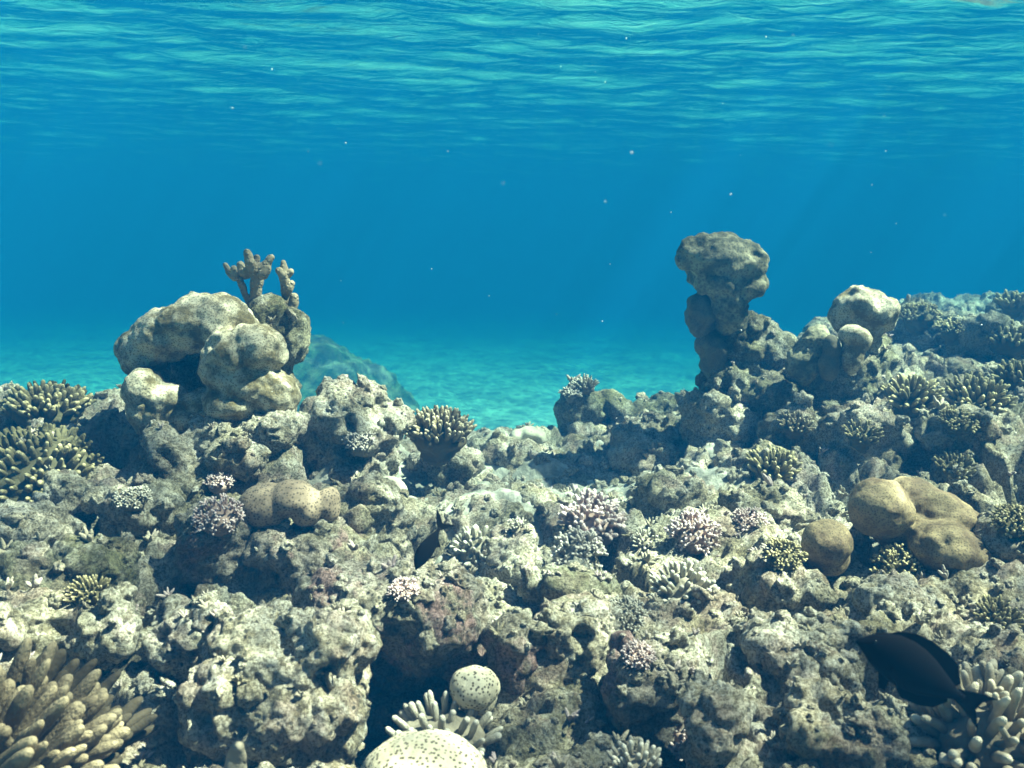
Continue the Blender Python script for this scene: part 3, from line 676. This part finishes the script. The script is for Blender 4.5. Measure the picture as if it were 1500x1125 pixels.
# ------------------------------------------------------------------ fish
m = M('black fish skin'); co = m.n('TexCoord').outputs['Object']
m.b.inputs['Roughness'].default_value = .85; m.b.inputs['Specular IOR Level'].default_value = .05
FISH = m.fin(m.mix(m.noise(co, 60, 4), (.002, .002, .003), (.005, .005, .006)), m.bump(m.vor(co, 500), .2, .0005))
m = M('fish eye'); m.b.inputs['Roughness'].default_value = .15; EYE = m.fin((.01, .01, .012))
m = M('pale fin margin'); MARG = m.fin((.45, .40, .22))
def plate(outline, thick):
    """a fin: outline (x, z) with thickness, slightly thinner at the rim"""
    n = len(outline); cx = sum(p[0] for p in outline)/n; cz = sum(p[1] for p in outline)/n
    bm = bmesh.new(); fr_ = [bm.verts.new((x, -thick*.35, z)) for x, z in outline]; bk = [bm.verts.new((x, thick*.35, z)) for x, z in outline]
    bm.faces.new(fr_); bm.faces.new(bk[::-1])
    for k in range(n): bm.faces.new((fr_[k], bk[k], bk[(k+1) % n], fr_[(k+1) % n]))
    bmesh.ops.triangulate(bm, faces=bm.faces[:]); bmesh.ops.recalc_face_normals(bm, faces=bm.faces[:])
    me = bpy.data.meshes.new('fin'); bm.to_mesh(me); bm.free(); return me
def fish(label, loc, length, rot, prof, fins, eye):
    root = bpy.data.objects.new('fish', None); C.objects.link(root); root.empty_display_size = .02; tag(root, label, 'fish')
    V, F = [], []; ns = 24
    for x, zc, hz, hy in prof:
        for k in range(ns):
            a = k*6.283185/ns; V.append((x, math.sin(a)*hy, zc+math.cos(a)*hz))
    for r_ in range(len(prof)-1):
        for k in range(ns): F.append((r_*ns+k, r_*ns+(k+1) % ns, (r_+1)*ns+(k+1) % ns, (r_+1)*ns+k))
    me = bpy.data.meshes.new('body'); me.from_pydata(V, [], F+[tuple(range(ns))[::-1], tuple(range((len(prof)-1)*ns, len(prof)*ns))]); me.update()
    for p in me.polygons: p.use_smooth = True
    link('body', me, FISH, root)
    for nm, ol, yo, ry, mt in fins:
        o = link(nm, plate(ol, .012), mt, root); o.location = (0, yo, 0); o.rotation_euler = (0, 0, ry)
    for s in (-1, 1):
        iv, jf = ICO[2]; me = mesh_np('eye', iv*[.013, .008, .013]+[eye[0], s*eye[2], eye[1]], jf); link('eye', me, EYE, root)
    root.location = loc; root.rotation_euler = rot; root.scale = (length,)*3
# body along +x from the snout (0) to the tail (1), unit length
prof = [(.0,-.015,.010,.008),(.015,-.01,.022,.016),(.04,.0,.040,.026),(.08,.012,.075,.04),(.14,.018,.112,.055),(.22,.02,.142,.066),(.32,.015,.158,.07),(.42,.008,.155,.066),
        (.52,.0,.135,.056),(.61,-.002,.10,.043),(.69,-.002,.066,.03),(.75,-.001,.040,.02),(.79,0,.030,.014),(.82,0,.030,.010)]
pos = P(1256, 936, .69); tail = P(1444, 1042, .70)
dv = tail-pos; ang = math.atan2(-dv.z, math.hypot(dv.x, dv.y))
fish('large black surgeonfish swimming over the reef at lower right', pos, dv.length, (0, ang, math.atan2(dv.y, dv.x)), [(a, b, c*.92, d) for a, b, c, d in prof], [
 ('dorsal_fin', [(.13,.10),(.20,.165),(.30,.205),(.42,.215),(.55,.20),(.66,.165),(.745,.075),(.70,.0),(.55,.0),(.35,.0),(.2,.0)], 0, 0, FISH),
 ('anal_fin', [(.36,-.12),(.46,-.185),(.58,-.175),(.68,-.14),(.74,-.065),(.70,.0),(.55,.0)], 0, 0, FISH),
 ('tail_fin', [(.70,.028),(.78,.045),(.85,.068),(.92,.088),(1.02,.10),(.955,.06),(.92,.02),(.91,-.02),(.935,-.06),(1.03,-.125),(.93,-.085),(.85,-.055),(.78,-.036),(.70,-.028)], 0, 0, FISH),
 ('pelvic_fin', [(.24,-.11),(.30,-.20),(.34,-.19),(.33,-.12)], 0, 0, FISH),
 ('pectoral_fin', [(.215,-.02),(.29,-.06),(.335,-.10),(.30,-.105),(.225,-.055)], -.066, -.25, FISH)], (.085, .045, .036))
pos = P(608, 834, 1.02); tail = P(652, 760, 1.05)
dv = tail-pos
fish('small black fork-tailed fish diving between rock and cream coral', pos, dv.length, (0, math.atan2(-dv.z, math.hypot(dv.x, dv.y)), math.atan2(dv.y, dv.x)), [(a, b, c*1.12, d) for a, b, c, d in prof], [
 ('dorsal_fin', [(.2,.0),(.2,.09),(.3,.135),(.45,.14),(.56,.13),(.62,.08),(.70,.0)], 0, 0, FISH),
 ('anal_fin', [(.42,-.0),(.42,-.09),(.50,-.15),(.56,-.24),(.62,-.14),(.72,-.0)], 0, 0, FISH),
 ('tail_fin', [(.78,.026),(.84,.10),(.93,.19),(1.06,.29),(1.0,.14),(.92,.02),(.91,-.03),(.96,-.14),(1.02,-.30),(.92,-.19),(.83,-.09),(.78,-.026)], 0, 0, FISH),
 ('pectoral_fin', [(.26,-.02),(.34,-.06),(.38,-.1),(.33,-.1)], -.066, -.25, FISH)], (.085, .04, .036))

# ------------------------------------------------------------------ rubble, nubs and drifting specks
def scatter(name, n, mats, seed, smin, smax, shape, x=(-1.6, 2.2), y=(.62, 3.4)):
    g = random.Random(seed); V, F, o = [], [], 0; iv, jf = ICO[3 if shape == 'lump' else 2]
    rs = np.random.RandomState(seed); k = 0
    while k < n:
        yy = y[0]*(y[1]/y[0])**g.random(); xx = g.uniform(-.68, .68)*yy
        h = G.hit(Vector((xx, yy, 2.25)), Vector((0, 0, -1)), True)
        k += 1
        if h is None or h[0].z < CAMZ-.95: continue
        s = (smin+(smax-smin)*g.random()**2.5)*(.55+.45*yy)
        if shape == 'lump':
            v = iv*(1+.30*rs.normal(size=(1, 3)).clip(-1.5, 1.5))*s; v = v*(1+.55*perlin(iv*1.4+k*3.1)+.35*perlin(iv*3.4+k*1.7))[:, None]
            v = v @ euler((g.uniform(0, 6), g.uniform(0, 6), g.uniform(0, 6))).T
            V.append(v+np.array(h[0])+[0, 0, s*.2]); F.append(jf+o); o += len(v)
        else:
            nb_ = g.randint(4, 9); n_ = h[1].normalized()
            if n_.z < 0: n_ = -n_
            for q in range(nb_):
                d = (n_*.6+Vector((g.uniform(-1, 1), g.uniform(-1, 1), g.uniform(0, .9)))).normalized()
                ln = s*g.uniform(1.0, 1.9); rr = s*g.uniform(.30, .42)
                rot = np.array(Vector((0, 0, 1)).rotation_difference(d).to_matrix())
                v = iv*[rr, rr, ln]; v[:, :2] *= (1+.12*perlin(iv*2.5+q*1.7+k))[:, None]
                v = v @ rot.T+np.array(h[0])+np.array(d)*ln*.45
                V.append(v); F.append(jf+o); o += len(v)
    me = mesh_np(name, np.concatenate(V), np.concatenate(F))
    return link(name, me, mats)
tag(scatter('coral_rubble', 3400, ROCKP, 3, .003, .013, 'lump'), 'loose pale coral rubble lying between the rocks', 'rubble', kind='stuff')
m = M('small coral nubs'); co = m.n('NewGeometry').outputs['Position']
NUB = m.fin(m.ramp(m.noise(co, 6, 3), [(.35, (.24, .20, .12)), (.5, (.36, .31, .23)), (.65, (.40, .31, .30))]), m.bump(m.vor(co, 300), .5, .002))
tag(scatter('coral_nubs', 700, NUB, 4, .004, .0095, 'nub'), 'small knobbly coral growth sprouting all over the rocks', 'coral growth', kind='stuff')
g = random.Random(8); V, F, o = [], [], 0; iv, jf = ICO[1]
for k in range(50):
    Yp = g.uniform(.45, 2.2); p = P(g.uniform(300, 1500)**1.0, g.uniform(0, 620), Yp); s = g.choice((.0003, .0004, .0005, .0008))*Yp
    if p.z > SURF_Z-.1: continue
    V.append((iv*[s, s, s*g.uniform(.8, 2.2)]) @ euler((g.uniform(-1, 1), g.uniform(-1, 1), 0)).T+np.array(p)); F.append(jf+o); o += len(iv)
m = M('drifting white specks')
tag(link('drifting_specks', mesh_np('drifting_specks', np.concatenate(V), np.concatenate(F)), m.fin((.8, .8, .75))), 'tiny white specks drifting in the water', 'specks', kind='stuff')

# ------------------------------------------------------------------ the water itself
x0, x1, y0, y1, z0, z1 = -72, 72, -62, 97, -11.0, SURF_Z+.35
V = [(x, y, z) for x in (x0, x1) for y in (y0, y1) for z in (z0, z1)]
F = [(0, 1, 3, 2), (4, 6, 7, 5), (0, 4, 5, 1), (2, 3, 7, 6), (0, 2, 6, 4), (1, 5, 7, 3)]
me = bpy.data.meshes.new('haze'); me.from_pydata(V, [], F); me.update()
hm = bpy.data.materials.new('sea water haze'); hm.use_nodes = True; t = hm.node_tree
t.nodes.remove(t.nodes['Principled BSDF'])
pv = t.nodes.new('ShaderNodeVolumePrincipled'); t.links.new(pv.outputs[0], t.nodes['Material Output'].inputs['Volume'])
DENS, SS, SA = .5, (.0005, .0132, .0375), (.205, .098, .096)      # scatter and absorption per metre
c_ = [s/DENS for s in SS]
a_ = [max(0, 1-sa/(DENS*(1-c)))**2 for sa, c in zip(SA, c_)]
pv.inputs['Density'].default_value = DENS
pv.inputs['Color'].default_value = (*c_, 1); pv.inputs['Absorption Color'].default_value = (*a_, 1)
pv.inputs['Anisotropy'].default_value = .0
tag(link('haze', me, hm), 'blue sea water', 'water', kind='stuff')
